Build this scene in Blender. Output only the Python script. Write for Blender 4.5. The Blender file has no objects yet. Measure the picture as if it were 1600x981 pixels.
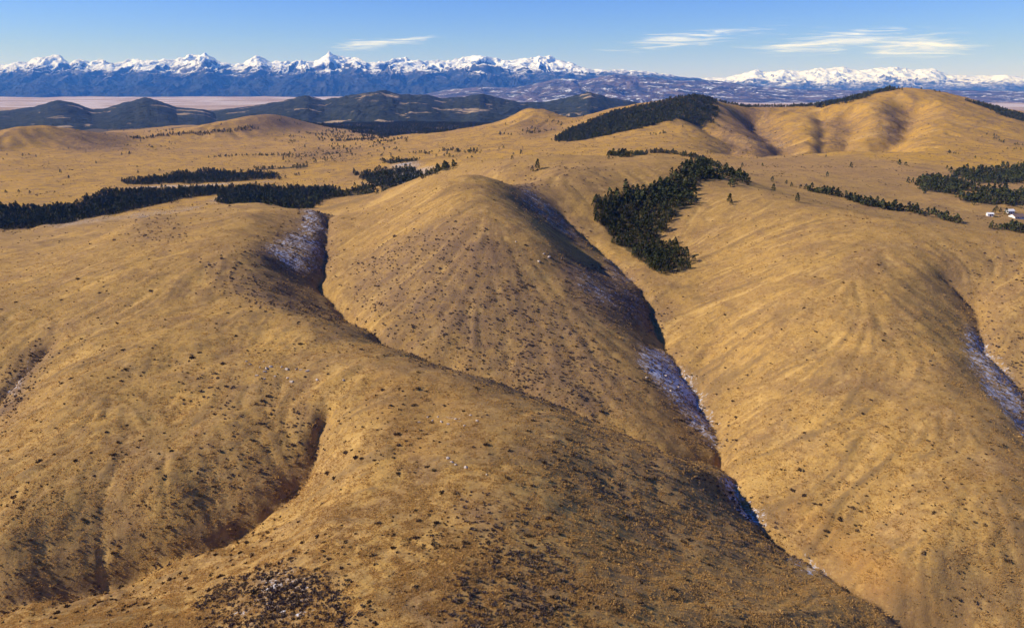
import bpy, math, random
import numpy as np
from mathutils import Vector

random.seed(7)
RNG = np.random.default_rng(11)
scene = bpy.context.scene
COL = scene.collection

# ------------------------------------------------------------------ camera
W0, H0 = 1600.0, 981.0            # size of the photograph the layout was measured in
FPX = 1142.0
PITCH = math.radians(17.5)
CAMZ = 130.0
cam_d = bpy.data.cameras.new("camera")
cam_d.sensor_fit = 'HORIZONTAL'
cam_d.sensor_width = 36.0
cam_d.lens = 36.0 * FPX / W0
cam_d.clip_start = 1.0
cam_d.clip_end = 150000.0
cam = bpy.data.objects.new("camera", cam_d)
COL.objects.link(cam)
cam.location = (0, 0, CAMZ)
cam.rotation_euler = (math.pi / 2 - PITCH, 0, 0)
scene.camera = cam

# ------------------------------------------------------------------ light
SUN_EL = math.radians(34)
SUN_AZ = math.radians(-91)        # from +Y, clockwise: the sun stands to the left
to_sun = Vector((math.sin(SUN_AZ) * math.cos(SUN_EL), math.cos(SUN_AZ) * math.cos(SUN_EL), math.sin(SUN_EL)))
world = bpy.data.worlds.new("World")
scene.world = world
world.use_nodes = True
wn, wl = world.node_tree.nodes, world.node_tree.links
wn.clear()
w_out = wn.new('ShaderNodeOutputWorld')
w_bg = wn.new('ShaderNodeBackground')
w_bg.inputs['Strength'].default_value = 0.135
sky = wn.new('ShaderNodeTexSky')
sky.sky_type = 'NISHITA'
sky.sun_disc = False
sky.sun_elevation = SUN_EL
sky.sun_rotation = SUN_AZ
sky.altitude = 2700
sky.air_density = 1.0
sky.dust_density = 0.0
sky.ozone_density = 4.0
# the sky's colour, then thin streaks of high cloud low over the mountains
hsv = wn.new('ShaderNodeHueSaturation'); hsv.inputs['Saturation'].default_value = 1.2
wl.new(sky.outputs[0], hsv.inputs['Color'])
def wmath(op, a, b=None):
    t = wn.new('ShaderNodeMath'); t.operation = op
    for i, v in enumerate((a, b)):
        if v is None: continue
        if isinstance(v, (int, float)): t.inputs[i].default_value = v
        else: wl.new(v, t.inputs[i])
    return t.outputs[0]
tcw = wn.new('ShaderNodeTexCoord'); sepw = wn.new('ShaderNodeSeparateXYZ')
wl.new(tcw.outputs['Generated'], sepw.inputs[0])
w_az = wmath('ARCTAN2', sepw.outputs[0], sepw.outputs[1])
w_el = wmath('ARCSINE', sepw.outputs[2])
comb = wn.new('ShaderNodeCombineXYZ')
wl.new(wmath('MULTIPLY', w_az, 11.0), comb.inputs[0]); wl.new(wmath('MULTIPLY', w_el, 170.0), comb.inputs[1])
cn = wn.new('ShaderNodeTexNoise'); cn.inputs['Scale'].default_value = 1.0; cn.inputs['Detail'].default_value = 6
cn.inputs['Roughness'].default_value = 0.6; cn.inputs['Distortion'].default_value = 1.6
wl.new(comb.outputs[0], cn.inputs['Vector'])
cloud = None
# azimuth and elevation (degrees), half length, half height, tilt, strength
for az, el, ha, he, tilt, st in [(-9.6, 2.75, 4.2, 0.45, 0.06, 0.9), (12.0, 2.95, 5.6, 0.7, 0.12, 0.85), (16.0, 3.4, 3.6, 0.5, 0.06, 0.7), (22.5, 2.7, 6.2, 0.8, 0.05, 0.95), (27.0, 2.35, 4.2, 0.85, 0.0, 1.0),
                                 (-48, 3.4, 7, 0.7, 0.03, 0.7), (52, 3.6, 8, 0.7, -0.03, 0.7), (95, 5, 12, 1.0, 0.03, 0.7), (-110, 5, 12, 1.0, 0.0, 0.6), (160, 4, 10, 0.9, 0.0, 0.7)]:
    az, el, ha, he = (math.radians(v) for v in (az, el, ha, he))
    da = wmath('SUBTRACT', w_az, az)
    de = wmath('SUBTRACT', wmath('SUBTRACT', w_el, el), wmath('MULTIPLY', da, tilt))
    q = wmath('ADD', wmath('POWER', wmath('DIVIDE', da, ha), 2.0), wmath('POWER', wmath('DIVIDE', de, he), 2.0))
    m = wmath('MULTIPLY', wmath('EXPONENT', wmath('MULTIPLY', q, -1.2)), st)
    cloud = m if cloud is None else wmath('MAXIMUM', cloud, m)
cr = wn.new('ShaderNodeMapRange'); cr.interpolation_type = 'SMOOTHSTEP'
cr.inputs['From Min'].default_value = 0.1; cr.inputs['From Max'].default_value = 1.2
wl.new(wmath('ADD', cloud, wmath('MULTIPLY', wmath('SUBTRACT', cn.outputs['Fac'], 0.58), 2.4)), cr.inputs['Value'])
cmix = wn.new('ShaderNodeMix'); cmix.data_type = 'RGBA'
wl.new(wmath('MULTIPLY', wmath('MULTIPLY', cr.outputs[0], wmath('MINIMUM', wmath('MULTIPLY', cloud, 3.0), 1.0)), 0.8), cmix.inputs['Factor'])
tint = wn.new('ShaderNodeMix'); tint.data_type = 'RGBA'; tint.blend_type = 'MULTIPLY'; tint.inputs['Factor'].default_value = 1.0
wl.new(hsv.outputs[0], tint.inputs['A']); tint.inputs['B'].default_value = (0.63, 0.61, 1.03, 1)
wl.new(tint.outputs['Result'], cmix.inputs['A']); cmix.inputs['B'].default_value = (8.6, 9.0, 10.0, 1)
wl.new(cmix.outputs['Result'], w_bg.inputs['Color'])
wl.new(w_bg.outputs[0], w_out.inputs['Surface'])

sun_d = bpy.data.lights.new("sun", 'SUN')
sun_d.energy = 5.0
sun_d.angle = math.radians(0.5)
sun_d.color = (1.0, 0.94, 0.86)
sun = bpy.data.objects.new("sun", sun_d)
COL.objects.link(sun)
sun.rotation_euler = to_sun.to_track_quat('Z', 'Y').to_euler()
sun.location = (-400, -100, 500)

scene.view_settings.view_transform = 'Standard'
scene.view_settings.look = 'None'
scene.view_settings.exposure = 0.34
scene.view_settings.gamma = 1.0
scene.cycles.volume_bounces = 0
scene.cycles.max_bounces = 4
scene.cycles.diffuse_bounces = 2
scene.cycles.transparent_max_bounces = 16

# ------------------------------------------------------------------ measuring helpers
CP, SP = math.cos(PITCH), math.sin(PITCH)
def ray(px, py):
    x = (px - W0 / 2) / FPX
    y = (H0 / 2 - py) / FPX
    return np.array([x, CP + y * SP, -SP + y * CP])
def pt(px, py, Y):
    d = ray(px, py)
    return d * (Y / d[1]) + np.array([0, 0, CAMZ])

# ------------------------------------------------------------------ noise
def _hash(ix, iy, seed):
    h = (ix.astype(np.int64) * 374761393 + iy.astype(np.int64) * 668265263 + seed * 2147483647 + 1013904223) & 0xFFFFFFFF
    h = ((h ^ (h >> 13)) * 1274126177) & 0xFFFFFFFF
    h = h ^ (h >> 16)
    return h
def perlin(x, y, seed=0):
    x = np.asarray(x, float); y = np.asarray(y, float)
    x0 = np.floor(x); y0 = np.floor(y)
    fx = x - x0; fy = y - y0
    u = fx * fx * fx * (fx * (fx * 6 - 15) + 10)
    v = fy * fy * fy * (fy * (fy * 6 - 15) + 10)
    def g(ox, oy):
        a = _hash(x0 + ox, y0 + oy, seed) / 4294967296.0 * 2 * np.pi
        return np.cos(a) * (fx - ox) + np.sin(a) * (fy - oy)
    a = g(0, 0) * (1 - u) + g(1, 0) * u
    b = g(0, 1) * (1 - u) + g(1, 1) * u
    return (a * (1 - v) + b * v) * 1.5
def fbm(x, y, octv=4, seed=0, lac=2.03, gain=0.5):
    s = 0; a = 1.0; t = 0
    for k in range(octv):
        s = s + a * perlin(x + 17.3 * k, y - 9.1 * k, seed + k * 31)
        t += a; a *= gain; x = x * lac; y = y * lac
    return s / t
def ridged(x, y, octv=4, seed=0):
    s = 0; a = 1.0; t = 0
    for k in range(octv):
        s = s + a * (1 - np.abs(perlin(x + 7.7 * k, y + 3.1 * k, seed + k * 13)) * 1.6)
        t += a; a *= 0.5; x = x * 2.05; y = y * 2.05
    return s / t
def smooth(a, b, x):
    t = np.clip((x - a) / (b - a), 0, 1)
    return t * t * (3 - 2 * t)

# ------------------------------------------------------------------ the lie of the land
# (column, row, metres ahead) of crests, flanks and gully beds as surveyed from the picture
SURVEY = [
 # near knoll
 (600,981,96),(450,981,101),(300,981,109),(150,965,118),(30,985,121),(800,981,99),(1000,981,106),(1150,981,114),(1300,981,125),
 (1430,965,139),(1600,981,136),(650,760,147),(700,850,122),(600,850,123),(850,850,126),(1000,850,141),(800,760,146),(520,800,141),(450,880,123),
 (1100,860,147),(950,760,161.5),(1060,780,166),(640,690,168),(560,740,156),(760,690,167),(880,710,167),(1180,900,144),(560,680,174),
 # gully at the lower left
 (500,680,188),(490,720,180),(460,765,171),(350,840,155),(200,895,147),(100,920,142),(0,945,138),(-150,990,134),(-400,1000,135),
 # left flank
 (100,800,156),(250,760,163),(400,700,181),(100,700,178),(250,650,195),(0,850,147),(0,740,170),(100,600,212),(250,550,232),(400,600,211),
 (70,540,252),(0,620,228),(-100,690,212),(-60,520,262),(-150,560,250),(-300,650,230),(-300,900,150),(-500,700,230),(-500,500,300),
 (150,470,282),(40,470,292),(160,540,240),(60,620,212),
 # spur running down from the left hill
 (420,520,248),(500,560,226),(560,600,206),(600,548,232),(720,582,215),(850,640,193),(950,690,182),(1060,725,180),
 (1110,750,182),(1130,800,168),(1180,850,158),(1060,850,147),(1000,800,154.5),
 (500,500,258),(680,640,190),(800,660,180),
 # left hill
 (250,395,335),(150,412,330),(330,402,322),(300,440,298),(400,440,302),(350,480,272),(0,440,335),(-150,440,340),(430,480,270),
 # draw between left and middle hill
 (520,340,440),(508,400,368),(500,440,334),(540,490,300),(600,532,266),(700,568,246),(800,602,233),(950,662,214),(1040,695,208),
 (460,390,354),(495,384,364),(400,395,330),(450,420,334),(480,410,346),(430,360,380),(360,350,392),
 # hill behind the left hill
 (260,350,420),(180,370,420),(60,400,400),(490,325,432),(-80,410,400),(120,375,540),(0,372,600),(300,330,560),(420,318,600),(-200,380,560),
 # middle hill
 (740,270,425),(690,290,400),(640,320,395),(580,330,415),(780,300,395),(720,340,345),(620,400,330),(700,420,305),(800,400,312),(560,430,330),
 (620,480,288),(750,520,265),(850,520,266),(800,450,292),(860,430,305),(880,560,251),(940,600,238),(1000,640,226),(830,345,352),(860,380,330),
 (930,500,277),(700,500,272),(960,560,254),(1020,600,243),
 # main gully
 (830,300,445),(880,335,432),(920,370,412),(960,400,385),(1000,440,345),(1022,480,320),(1030,520,298),(1060,570,268),(1090,610,252),(1118,660,230),
 (1130,710,210),(1160,770,185),(1200,820,169),(1300,885,153),(1400,948,141),(1470,1010,135),
 (905,415,352),(960,450,318),(990,490,300),
 # saddle behind the middle hill, grove
 (860,265,500),(950,252,560),(1050,243,590),(1000,300,470),(1090,262,530),(940,330,440),(1040,330,440),(1020,390,400),(1080,300,480),(1000,345,440),
 (780,262,560),(700,258,680),
 # right slope
 (1200,300,455),(1300,325,415),(1400,345,372),(1500,362,345),(1600,375,330),(1150,300,470),(1120,370,400),(1200,400,345),(1100,440,345),(1090,500,300),
 (1200,500,275),(1300,500,262),(1400,430,292),(1120,560,268),(1150,620,242),(1200,620,231),(1300,700,195),(1200,720,198),(1250,800,174),(1400,600,222),
 (1450,480,270),(1500,700,186),(1450,850,152),(1350,820,167),(1600,820,155),(1480,560,234),(1560,650,203),(1600,700,188),
 (1520,470,288),(1540,540,258),(1600,610,234),(1700,690,214),(1590,470,275),(1600,430,296),(1700,480,268),(1700,400,310),(1850,600,220),(1850,800,170),(2000,500,260),
 (1500,420,305),(1250,350,385),
 # valley behind the right slope and big hill
 (1560,335,640),(1480,310,690),(1400,290,760),(1300,270,860),(1200,258,950),(1580,300,760),(1520,275,880),(1600,262,960),(1480,250,1000),(1400,240,1090),
 (1300,240,1120),(1230,235,1180),(1130,232,1150),(1700,290,860),(1800,330,760),
 (1420,136,2050),(1380,140,2080),(1460,142,2050),(1500,155,2000),(1540,168,1950),(1600,188,1850),(1700,215,1700),(1320,160,2080),(1250,168,2020),(1200,168,1980),
 (1350,165,1800),(1420,165,1750),(1480,175,1700),(1420,205,1420),(1330,200,1500),(1330,235,1180),(1500,215,1380),(1560,215,1420),(1600,230,1300),(1450,225,1250),
 (1370,210,1400),(1385,180,1640),(1310,215,1400),(1270,190,1700),(1235,225,1260),(1200,195,1640),(1225,215,1400),(1160,180,1800),(1150,200,1600),
 # wooded ridge and the low golden spurs before it
 (1100,152,1800),(1060,151,1850),(1000,165,1900),(960,168,2000),(1120,200,1450),(1060,190,1500),(1000,205,1420),(940,215,1450),(880,210,1600),(820,188,2000),
 (780,205,1800),(720,220,1700),(660,235,1500),(1100,225,1200),(1000,230,1100),(900,242,1050),(800,252,1000),(860,200,1900),(900,190,2100),(700,240,1300),
 # left plain
 (0,350,760),(200,325,880),(400,300,1000),(550,295,1020),(650,272,1080),(0,310,960),(200,280,1200),(400,265,1300),(550,270,1200),(300,240,1650),(0,270,1300),
 (100,245,1600),(500,235,1750),(600,215,2300),(0,245,1550),(450,215,2300),(300,215,2250),(640,205,2800),(550,195,3600),(300,198,3300),(150,222,2000),
 (60,205,2150),(30,215,2050),(100,207,2150),(150,208,2300),(0,216,2250),(420,192,2700),(380,200,2500),(350,208,2350),(470,200,2800),
 (-300,300,1100),(-300,230,2000),(-300,210,3000),(-500,380,700),(720,205,2900),(800,200,3000),
]
# ground no one sees from here: (column at that distance, metres ahead, height above the camera)
HIDDEN = [
 (700,560,-96),(600,560,-100),(500,620,-112),(740,480,-70),(820,520,-74),(400,760,-130),(600,800,-122),(800,780,-104),(1000,700,-80),(1100,640,-74),
 (1250,520,-82),(1350,480,-88),(1450,440,-92),(1560,430,-96),(1700,420,-96),(1200,600,-84),(1000,850,-92),
 (1420,2700,-110),(1200,2700,-140),(1600,2600,-150),(1000,2700,-170),(800,2700,-190),(1800,2300,-130),(1420,3600,-200),(1000,3600,-230),
 (60,2700,-205),(420,3300,-215),(200,3500,-214),
 (300,60,-95),(800,60,-88),(1300,60,-112),(1700,60,-118),(-300,60,-110),(800,0,-90),(0,20,-100),(1600,20,-118),
]
for pxh in (-600, -200, 200, 600, 1000, 1400, 1800, 2200):
    HIDDEN += [(pxh, 4600, -226), (pxh, 7000, -262), (pxh, 12000, -305), (pxh, 25000, -312), (pxh, 60000, -318)]

YO = 60.0
def warp(X, Y):
    r = np.maximum(Y, -45) + YO
    return np.stack([X / r * 1.0, np.log(r) * 0.9], -1)
cp = [pt(*s) for s in SURVEY]
for px, Y, z in HIDDEN:
    cp.append(np.array([(px - 800) / FPX / 0.97 * (Y if Y > 70 else 90), Y, z + CAMZ]))
cp = np.array(cp)
Q = warp(cp[:, 0], cp[:, 1])
def kern(r2):
    return np.where(r2 > 0, r2 * np.log(r2 + 1e-20), 0) * 0.5
n = len(Q)
D2 = ((Q[:, None, :] - Q[None, :, :]) ** 2).sum(-1)
A = np.zeros((n + 3, n + 3))
A[:n, :n] = kern(D2) + np.eye(n) * 0.0006
A[:n, n] = 1; A[:n, n + 1:] = Q
A[n, :n] = 1; A[n + 1:, :n] = Q.T
b = np.zeros(n + 3); b[:n] = cp[:, 2]
SOL = np.linalg.solve(A, b)
def base_height(X, Y):
    X = np.asarray(X, float).ravel(); Y = np.asarray(Y, float).ravel()
    P = warp(X, Y)
    out = np.empty(len(X))
    for i in range(0, len(X), 20000):
        p = P[i:i + 20000]
        r2 = (p[:, 0:1] - Q[None, :, 0]) ** 2 + (p[:, 1:2] - Q[None, :, 1]) ** 2
        out[i:i + 20000] = kern(r2) @ SOL[:n] + SOL[n] + p @ SOL[n + 1:]
    return out

def world_line(pts):
    return np.array([pt(*p)[:2] for p in pts])
def line_dist(X, Y, L):
    best = np.full(X.shape, 1e9)
    for a, c in zip(L[:-1], L[1:]):
        d = c - a
        t = np.clip(((X - a[0]) * d[0] + (Y - a[1]) * d[1]) / (d @ d), 0, 1)
        best = np.minimum(best, np.hypot(X - a[0] - t * d[0], Y - a[1] - t * d[1]))
    return best
# stream cuts: polyline, depth, half width
CUTS = [
 (world_line([(880,335,432),(920,370,412),(960,400,385),(1000,440,345),(1022,480,320),(1030,520,298),(1060,570,268),(1090,610,252),(1118,660,230),(1130,710,210),(1160,770,185),(1200,820,169),(1300,885,153),(1400,948,141),(1470,1010,135)]), 2.4, 6.5),
 (world_line([(515,350,432),(508,400,368),(500,440,334),(540,490,300),(600,532,266),(700,568,246),(800,602,233),(950,662,214),(1040,695,208),(1130,712,212)]), 3.2, 4.5),
 (world_line([(510,650,195),(500,680,188),(490,720,180),(460,765,171),(350,840,155),(200,895,147),(100,920,142),(0,945,138),(-150,990,134)]), 3.4, 3.0),
 (world_line([(70,540,252),(30,590,238),(0,620,228),(-100,690,212)]), 2.6, 5.0),
 (world_line([(1490,430,300),(1520,470,288),(1540,540,258),(1600,610,234),(1700,690,214)]), 2.2, 5.0),
 (world_line([(1155,490,300),(1120,520,290),(1100,560,268)]), 1.6, 4.0),
]
CUTS += [(CUTS[0][0], 1.5, 1.9), (CUTS[1][0], 0.9, 1.6), (CUTS[4][0], 1.2, 1.8), (CUTS[3][0], 1.0, 1.8)]      # the narrow bed in the middle
def mound(px, Y, h, wpx, ry):
    return ((px - 800) / FPX / 0.97 * Y, Y, h, wpx / FPX * Y, ry)
MOUNDS = [mound(66, 1850, 32, 62, 150), mound(150, 1950, 22, 62, 150), mound(-60, 2000, 26, 80, 160), mound(428, 2500, 30, 46, 190), mound(350, 2350, 20, 55, 170), mound(480, 2700, 16, 60, 200),
          mound(835, 2000, 30, 40, 150), mound(235, 432, 5.5, 62, 34), mound(60, 470, 4.5, 70, 36), mound(395, 400, 3.0, 48, 26), mound(150, 560, 5.0, 80, 45)]
FARCUTS = [
 (world_line([(1428,158,1830),(1418,185,1600),(1400,212,1400),(1372,234,1200)]), 30, 40),
 (world_line([(1322,178,1800),(1330,205,1500),(1328,236,1220)]), 26, 36),
 (world_line([(1180,170,1850),(1205,200,1560),(1240,238,1200)]), 30, 42),
 (world_line([(1108,185,1560),(1135,215,1350),(1165,244,1120)]), 20, 34),
 (world_line([(1285,175,1850),(1290,205,1560),(1290,236,1230)]), 15, 26),
]
def height(X, Y):
    shp = np.shape(X)
    X = np.asarray(X, float).ravel(); Y = np.asarray(Y, float).ravel()
    z = base_height(X, Y)
    dist = np.hypot(X, Y)
    amp = smooth(20, 200, dist)
    wx = X + 7 * fbm(X / 60, Y / 60, 2, 91); wy = Y + 7 * fbm(X / 60, Y / 60, 2, 57)
    near = 1 - smooth(500, 1500, dist)
    z += near * (1.35 * fbm(wx / 42, wy / 42, 3, 3) + 0.75 * (0.55 - ridged(wx / 23, wy / 23, 3, 19)) + 0.28 * fbm(X / 6.0, Y / 6.0, 3, 23))
    mid = smooth(500, 1500, dist) * (1 - smooth(3500, 7000, dist))
    z += mid * (7 * fbm(X / 230, Y / 230, 4, 41) + 3.0 * fbm(X / 75, Y / 75, 3, 43))
    z += smooth(5000, 9000, dist) * 6 * fbm(X / 1500, Y / 1500, 3, 47)
    for cx, cy, hh, rx, ry in MOUNDS:
        z += hh * np.exp(-np.abs((X - cx) / rx) ** 2.2 - ((Y - cy) / ry) ** 2)
    for L, dep, hw in FARCUTS:
        m = (Y > 900) & (Y < 2400) & (X > 200)
        d = line_dist(X[m] + 25 * fbm(X[m] / 120, Y[m] / 120, 2, 72), Y[m], L)
        z[m] -= dep * np.exp(-(d / hw) ** 1.6)
    m = dist < 700
    for L, dep, hw in CUTS:
        d = line_dist(X[m] + 3.0 * fbm(X[m] / 14, Y[m] / 14, 2, 71), Y[m], L)
        z[m] -= dep * np.exp(-(d / hw) ** 1.5)
    return z.reshape(shp)

# ------------------------------------------------------------------ materials
MATS = {}
def nmat(name):
    m = bpy.data.materials.new(name); m.use_nodes = True
    m.node_tree.nodes.clear()
    MATS[name] = m
    return m, m.node_tree.nodes, m.node_tree.links
class NB:
    """small node helper"""
    def __init__(s, name, rough=0.9, spec=0.1):
        s.m, s.n, s.l = nmat(name)
        s.out = s.n.new('ShaderNodeOutputMaterial')
        s.b = s.n.new('ShaderNodeBsdfPrincipled')
        s.b.inputs['Roughness'].default_value = rough
        s.b.inputs['Specular IOR Level'].default_value = spec
        s.l.new(s.b.outputs[0], s.out.inputs['Surface'])
        s.tc = None
    def pos(s):
        if s.tc is None: s.tc = s.n.new('ShaderNodeNewGeometry')
        return s.tc.outputs['Position']
    def noise(s, scale, det=4, rough=0.55, vec=None, dist=0.0):
        t = s.n.new('ShaderNodeTexNoise')
        t.inputs['Scale'].default_value = scale; t.inputs['Detail'].default_value = det
        t.inputs['Roughness'].default_value = rough; t.inputs['Distortion'].default_value = dist
        s.l.new(vec if vec is not None else s.pos(), t.inputs['Vector'])
        return t.outputs['Fac']
    def scalevec(s, v, sc):
        t = s.n.new('ShaderNodeVectorMath'); t.operation = 'MULTIPLY'
        s.l.new(v, t.inputs[0]); t.inputs[1].default_value = sc
        return t.outputs[0]
    def rng(s, v, a, b, lo=0.0, hi=1.0):
        t = s.n.new('ShaderNodeMapRange'); t.interpolation_type = 'SMOOTHSTEP'
        s.l.new(v, t.inputs['Value'])
        for k, x in zip(('From Min', 'From Max', 'To Min', 'To Max'), (a, b, lo, hi)): t.inputs[k].default_value = x
        return t.outputs['Result']
    def math(s, op, a, b=None):
        t = s.n.new('ShaderNodeMath'); t.operation = op
        for i, v in enumerate((a, b)):
            if v is None: continue
            if isinstance(v, (int, float)): t.inputs[i].default_value = v
            else: s.l.new(v, t.inputs[i])
        return t.outputs[0]
    def mix(s, fac, a, b):
        t = s.n.new('ShaderNodeMix'); t.data_type = 'RGBA'
        for sock, v in ((t.inputs['Factor'], fac), (t.inputs['A'], a), (t.inputs['B'], b)):
            if isinstance(v, (int, float)): sock.default_value = v
            elif isinstance(v, tuple): sock.default_value = (*v, 1)
            else: s.l.new(v, sock)
        return t.outputs['Result']
    def attr(s, name):
        t = s.n.new('ShaderNodeAttribute'); t.attribute_name = name
        return t.outputs['Fac']
    def color(s, c): 
        if isinstance(c, tuple): s.b.inputs['Base Color'].default_value = (*c, 1)
        else: s.l.new(c, s.b.inputs['Base Color'])
    def bump(s, h, strength=0.4, dist=1.0):
        t = s.n.new('ShaderNodeBump'); t.inputs['Strength'].default_value = strength; t.inputs['Distance'].default_value = dist
        s.l.new(h, t.inputs['Height']); s.l.new(t.outputs[0], s.b.inputs['Normal'])

def grid_mesh(name, X, Y, Z, mat, attrs=None):
    r, c = X.shape
    me = bpy.data.meshes.new(name)
    me.vertices.add(r * c)
    co = np.stack([X, Y, Z], -1).astype(np.float32).reshape(-1)
    me.vertices.foreach_set('co', co)
    i = np.arange(r * c).reshape(r, c)
    q = np.stack([i[:-1, :-1], i[:-1, 1:], i[1:, 1:], i[1:, :-1]], -1).reshape(-1, 4)
    me.loops.add(q.size); me.loops.foreach_set('vertex_index', q.reshape(-1).astype(np.int32))
    me.polygons.add(len(q)); me.polygons.foreach_set('loop_start', (np.arange(len(q)) * 4).astype(np.int32))
    me.polygons.foreach_set('use_smooth', np.ones(len(q), bool))
    for k, v in (attrs or {}).items():
        at = me.attributes.new(k, 'FLOAT', 'POINT'); at.data.foreach_set('value', v.astype(np.float32).reshape(-1))
    me.update(calc_edges=True); me.validate()
    me.materials.append(mat)
    o = bpy.data.objects.new(name, me); COL.objects.link(o)
    return o
def structure(o):
    o['kind'] = 'structure'; return o


# ------------------------------------------------------------------ ground sheet
def lgs(a, b_, k): return np.exp(np.linspace(math.log(a), math.log(b_), k))[:-1]
r_ax = np.concatenate([lgs(12, 110, 40), lgs(110, 560, 560), lgs(560, 1100, 110), lgs(1100, 2800, 150), lgs(2800, 42000, 110), [42000.0]])
u_ax = np.linspace(-1.25, 1.25, 760)
R_, U_ = np.meshgrid(r_ax, u_ax, indexing='ij')
GX, GY = U_ * R_, R_ - YO
GZ = height(GX, GY)
LR = np.log(r_ax)
# rills: noise smeared down the fall line, so slopes wear downhill streaks
def box(M, k):
    for _ in range(k):
        M = M.copy()
        M[1:-1] = (M[:-2] + 2 * M[1:-1] + M[2:]) / 4
        M[:, 1:-1] = (M[:, :-2] + 2 * M[:, 1:-1] + M[:, 2:]) / 4
    return M
ZS = box(GZ, 14)
dzu = np.gradient(ZS, u_ax, axis=1); dzr = np.gradient(ZS, r_ax, axis=0)
ZX = dzu / R_; ZY = dzr - U_ * ZX
SLOPE = np.hypot(ZX, ZY)
FX_, FY_ = ZX / (SLOPE + 1e-6), ZY / (SLOPE + 1e-6)
def smear(rows, step, k, wl, seed):
    a, c = rows
    X0, Y0 = GX[a:c], GY[a:c]
    acc = np.zeros(X0.shape)
    for sg in (1, -1):
        px_, py_ = X0.copy(), Y0.copy()
        for i in range(k):
            rr = np.clip(py_ + YO, r_ax[0], r_ax[-1] * .999)
            ii = np.clip(np.interp(np.log(rr), LR, np.arange(len(r_ax))).astype(int), 0, len(r_ax) - 1)
            jj = np.clip(((px_ / rr + 1.25) / 2.5 * (len(u_ax) - 1)).astype(int), 0, len(u_ax) - 1)
            px_ = px_ + sg * step * FX_[ii, jj]; py_ = py_ + sg * step * FY_[ii, jj]
            acc += perlin(px_ / wl, py_ / wl, seed)
    acc /= np.std(acc) + 1e-9
    return acc
STREAK = np.zeros(GX.shape)
n0, n1_, n2_ = int(np.searchsorted(r_ax, 90)), int(np.searchsorted(r_ax, 700)), int(np.searchsorted(r_ax, 2900))
s1 = smear((n0, n1_), 1.6, 7, 2.2, 201); s2 = smear((n0, n1_), 4.0, 7, 7.5, 202)
fade = (smooth(0.04, 0.2, SLOPE[n0:n1_]) * smooth(90, 130, R_[n0:n1_]) * (1 - smooth(560, 700, R_[n0:n1_])))
GZ[n0:n1_] += fade * (0.08 * s1 + 0.17 * s2 * (1 - 0.35 * np.tanh(s2)))
STREAK[n0:n1_] = (0.65 * s1 + 0.6 * s2) * fade
s3 = smear((n1_, n2_), 14.0, 7, 34.0, 203); s4 = smear((n1_, n2_), 7.0, 6, 12.0, 204)
fade = smooth(0.04, 0.14, SLOPE[n1_:n2_]) * smooth(560, 800, R_[n1_:n2_]) * (1 - smooth(2400, 2900, R_[n1_:n2_]))
GZ[n1_:n2_] += fade * (1.5 * s3 + 0.4 * s4)
STREAK[n1_:n2_] = (0.7 * s3 + 0.5 * s4) * fade
def hz(X, Y):
    """height of the built ground, bilinear on its own grid"""
    X = np.asarray(X, float); Y = np.asarray(Y, float)
    rr = np.clip(Y + YO, r_ax[0], r_ax[-1] * 0.999)
    fi = np.interp(np.log(rr), LR, np.arange(len(r_ax)))
    fj = np.clip((X / rr + 1.25) / 2.5 * (len(u_ax) - 1), 0, len(u_ax) - 1.001)
    i = np.minimum(fi.astype(int), len(r_ax) - 2); j = fj.astype(int)
    a, c = fi - i, fj - j
    return (GZ[i, j] * (1 - a) * (1 - c) + GZ[i + 1, j] * a * (1 - c) + GZ[i, j + 1] * (1 - a) * c + GZ[i + 1, j + 1] * a * c)
_YS = np.exp(np.linspace(math.log(75), math.log(9000), 1500))
def hit(px, py):
    """where on the ground the sight line through a picture point lands (or the crest it just clears)"""
    d = ray(px, py)
    X, Z = d[0] / d[1] * _YS, CAMZ + d[2] / d[1] * _YS
    clear = Z - hz(X, _YS)
    if px > 860 and py < 230: clear = clear[_YS < 2600]
    k = np.nonzero(clear < 0)[0]
    k = k[0] if len(k) else int(np.argmin(np.where(_YS[:len(clear)] > 600, clear / _YS[:len(clear)], 9)))
    return np.array([X[k], _YS[k]])
def plan(poly):
    return np.array([hit(*p) for p in poly])
def inside(X, Y, P):
    res = np.zeros(np.shape(X), bool)
    j = len(P) - 1
    for i in range(len(P)):
        xi, yi, xj, yj = P[i][0], P[i][1], P[j][0], P[j][1]
        if yi != yj:
            c = ((yi > Y) != (yj > Y)) & (X < (xj - xi) * (Y - yi) / (yj - yi) + xi)
            res ^= c
        j = i
    return res
def ribbon(line, half):
    """a strip of ground along a line of plan points"""
    L = np.asarray(line); out_l, out_r = [], []
    for k in range(len(L)):
        d = L[min(k + 1, len(L) - 1)] - L[max(k - 1, 0)]
        nrm = np.array([-d[1], d[0]]) / (np.hypot(*d) + 1e-9)
        out_l.append(L[k] + nrm * half); out_r.append(L[k] - nrm * half)
    return np.array(out_l + out_r[::-1])

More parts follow.
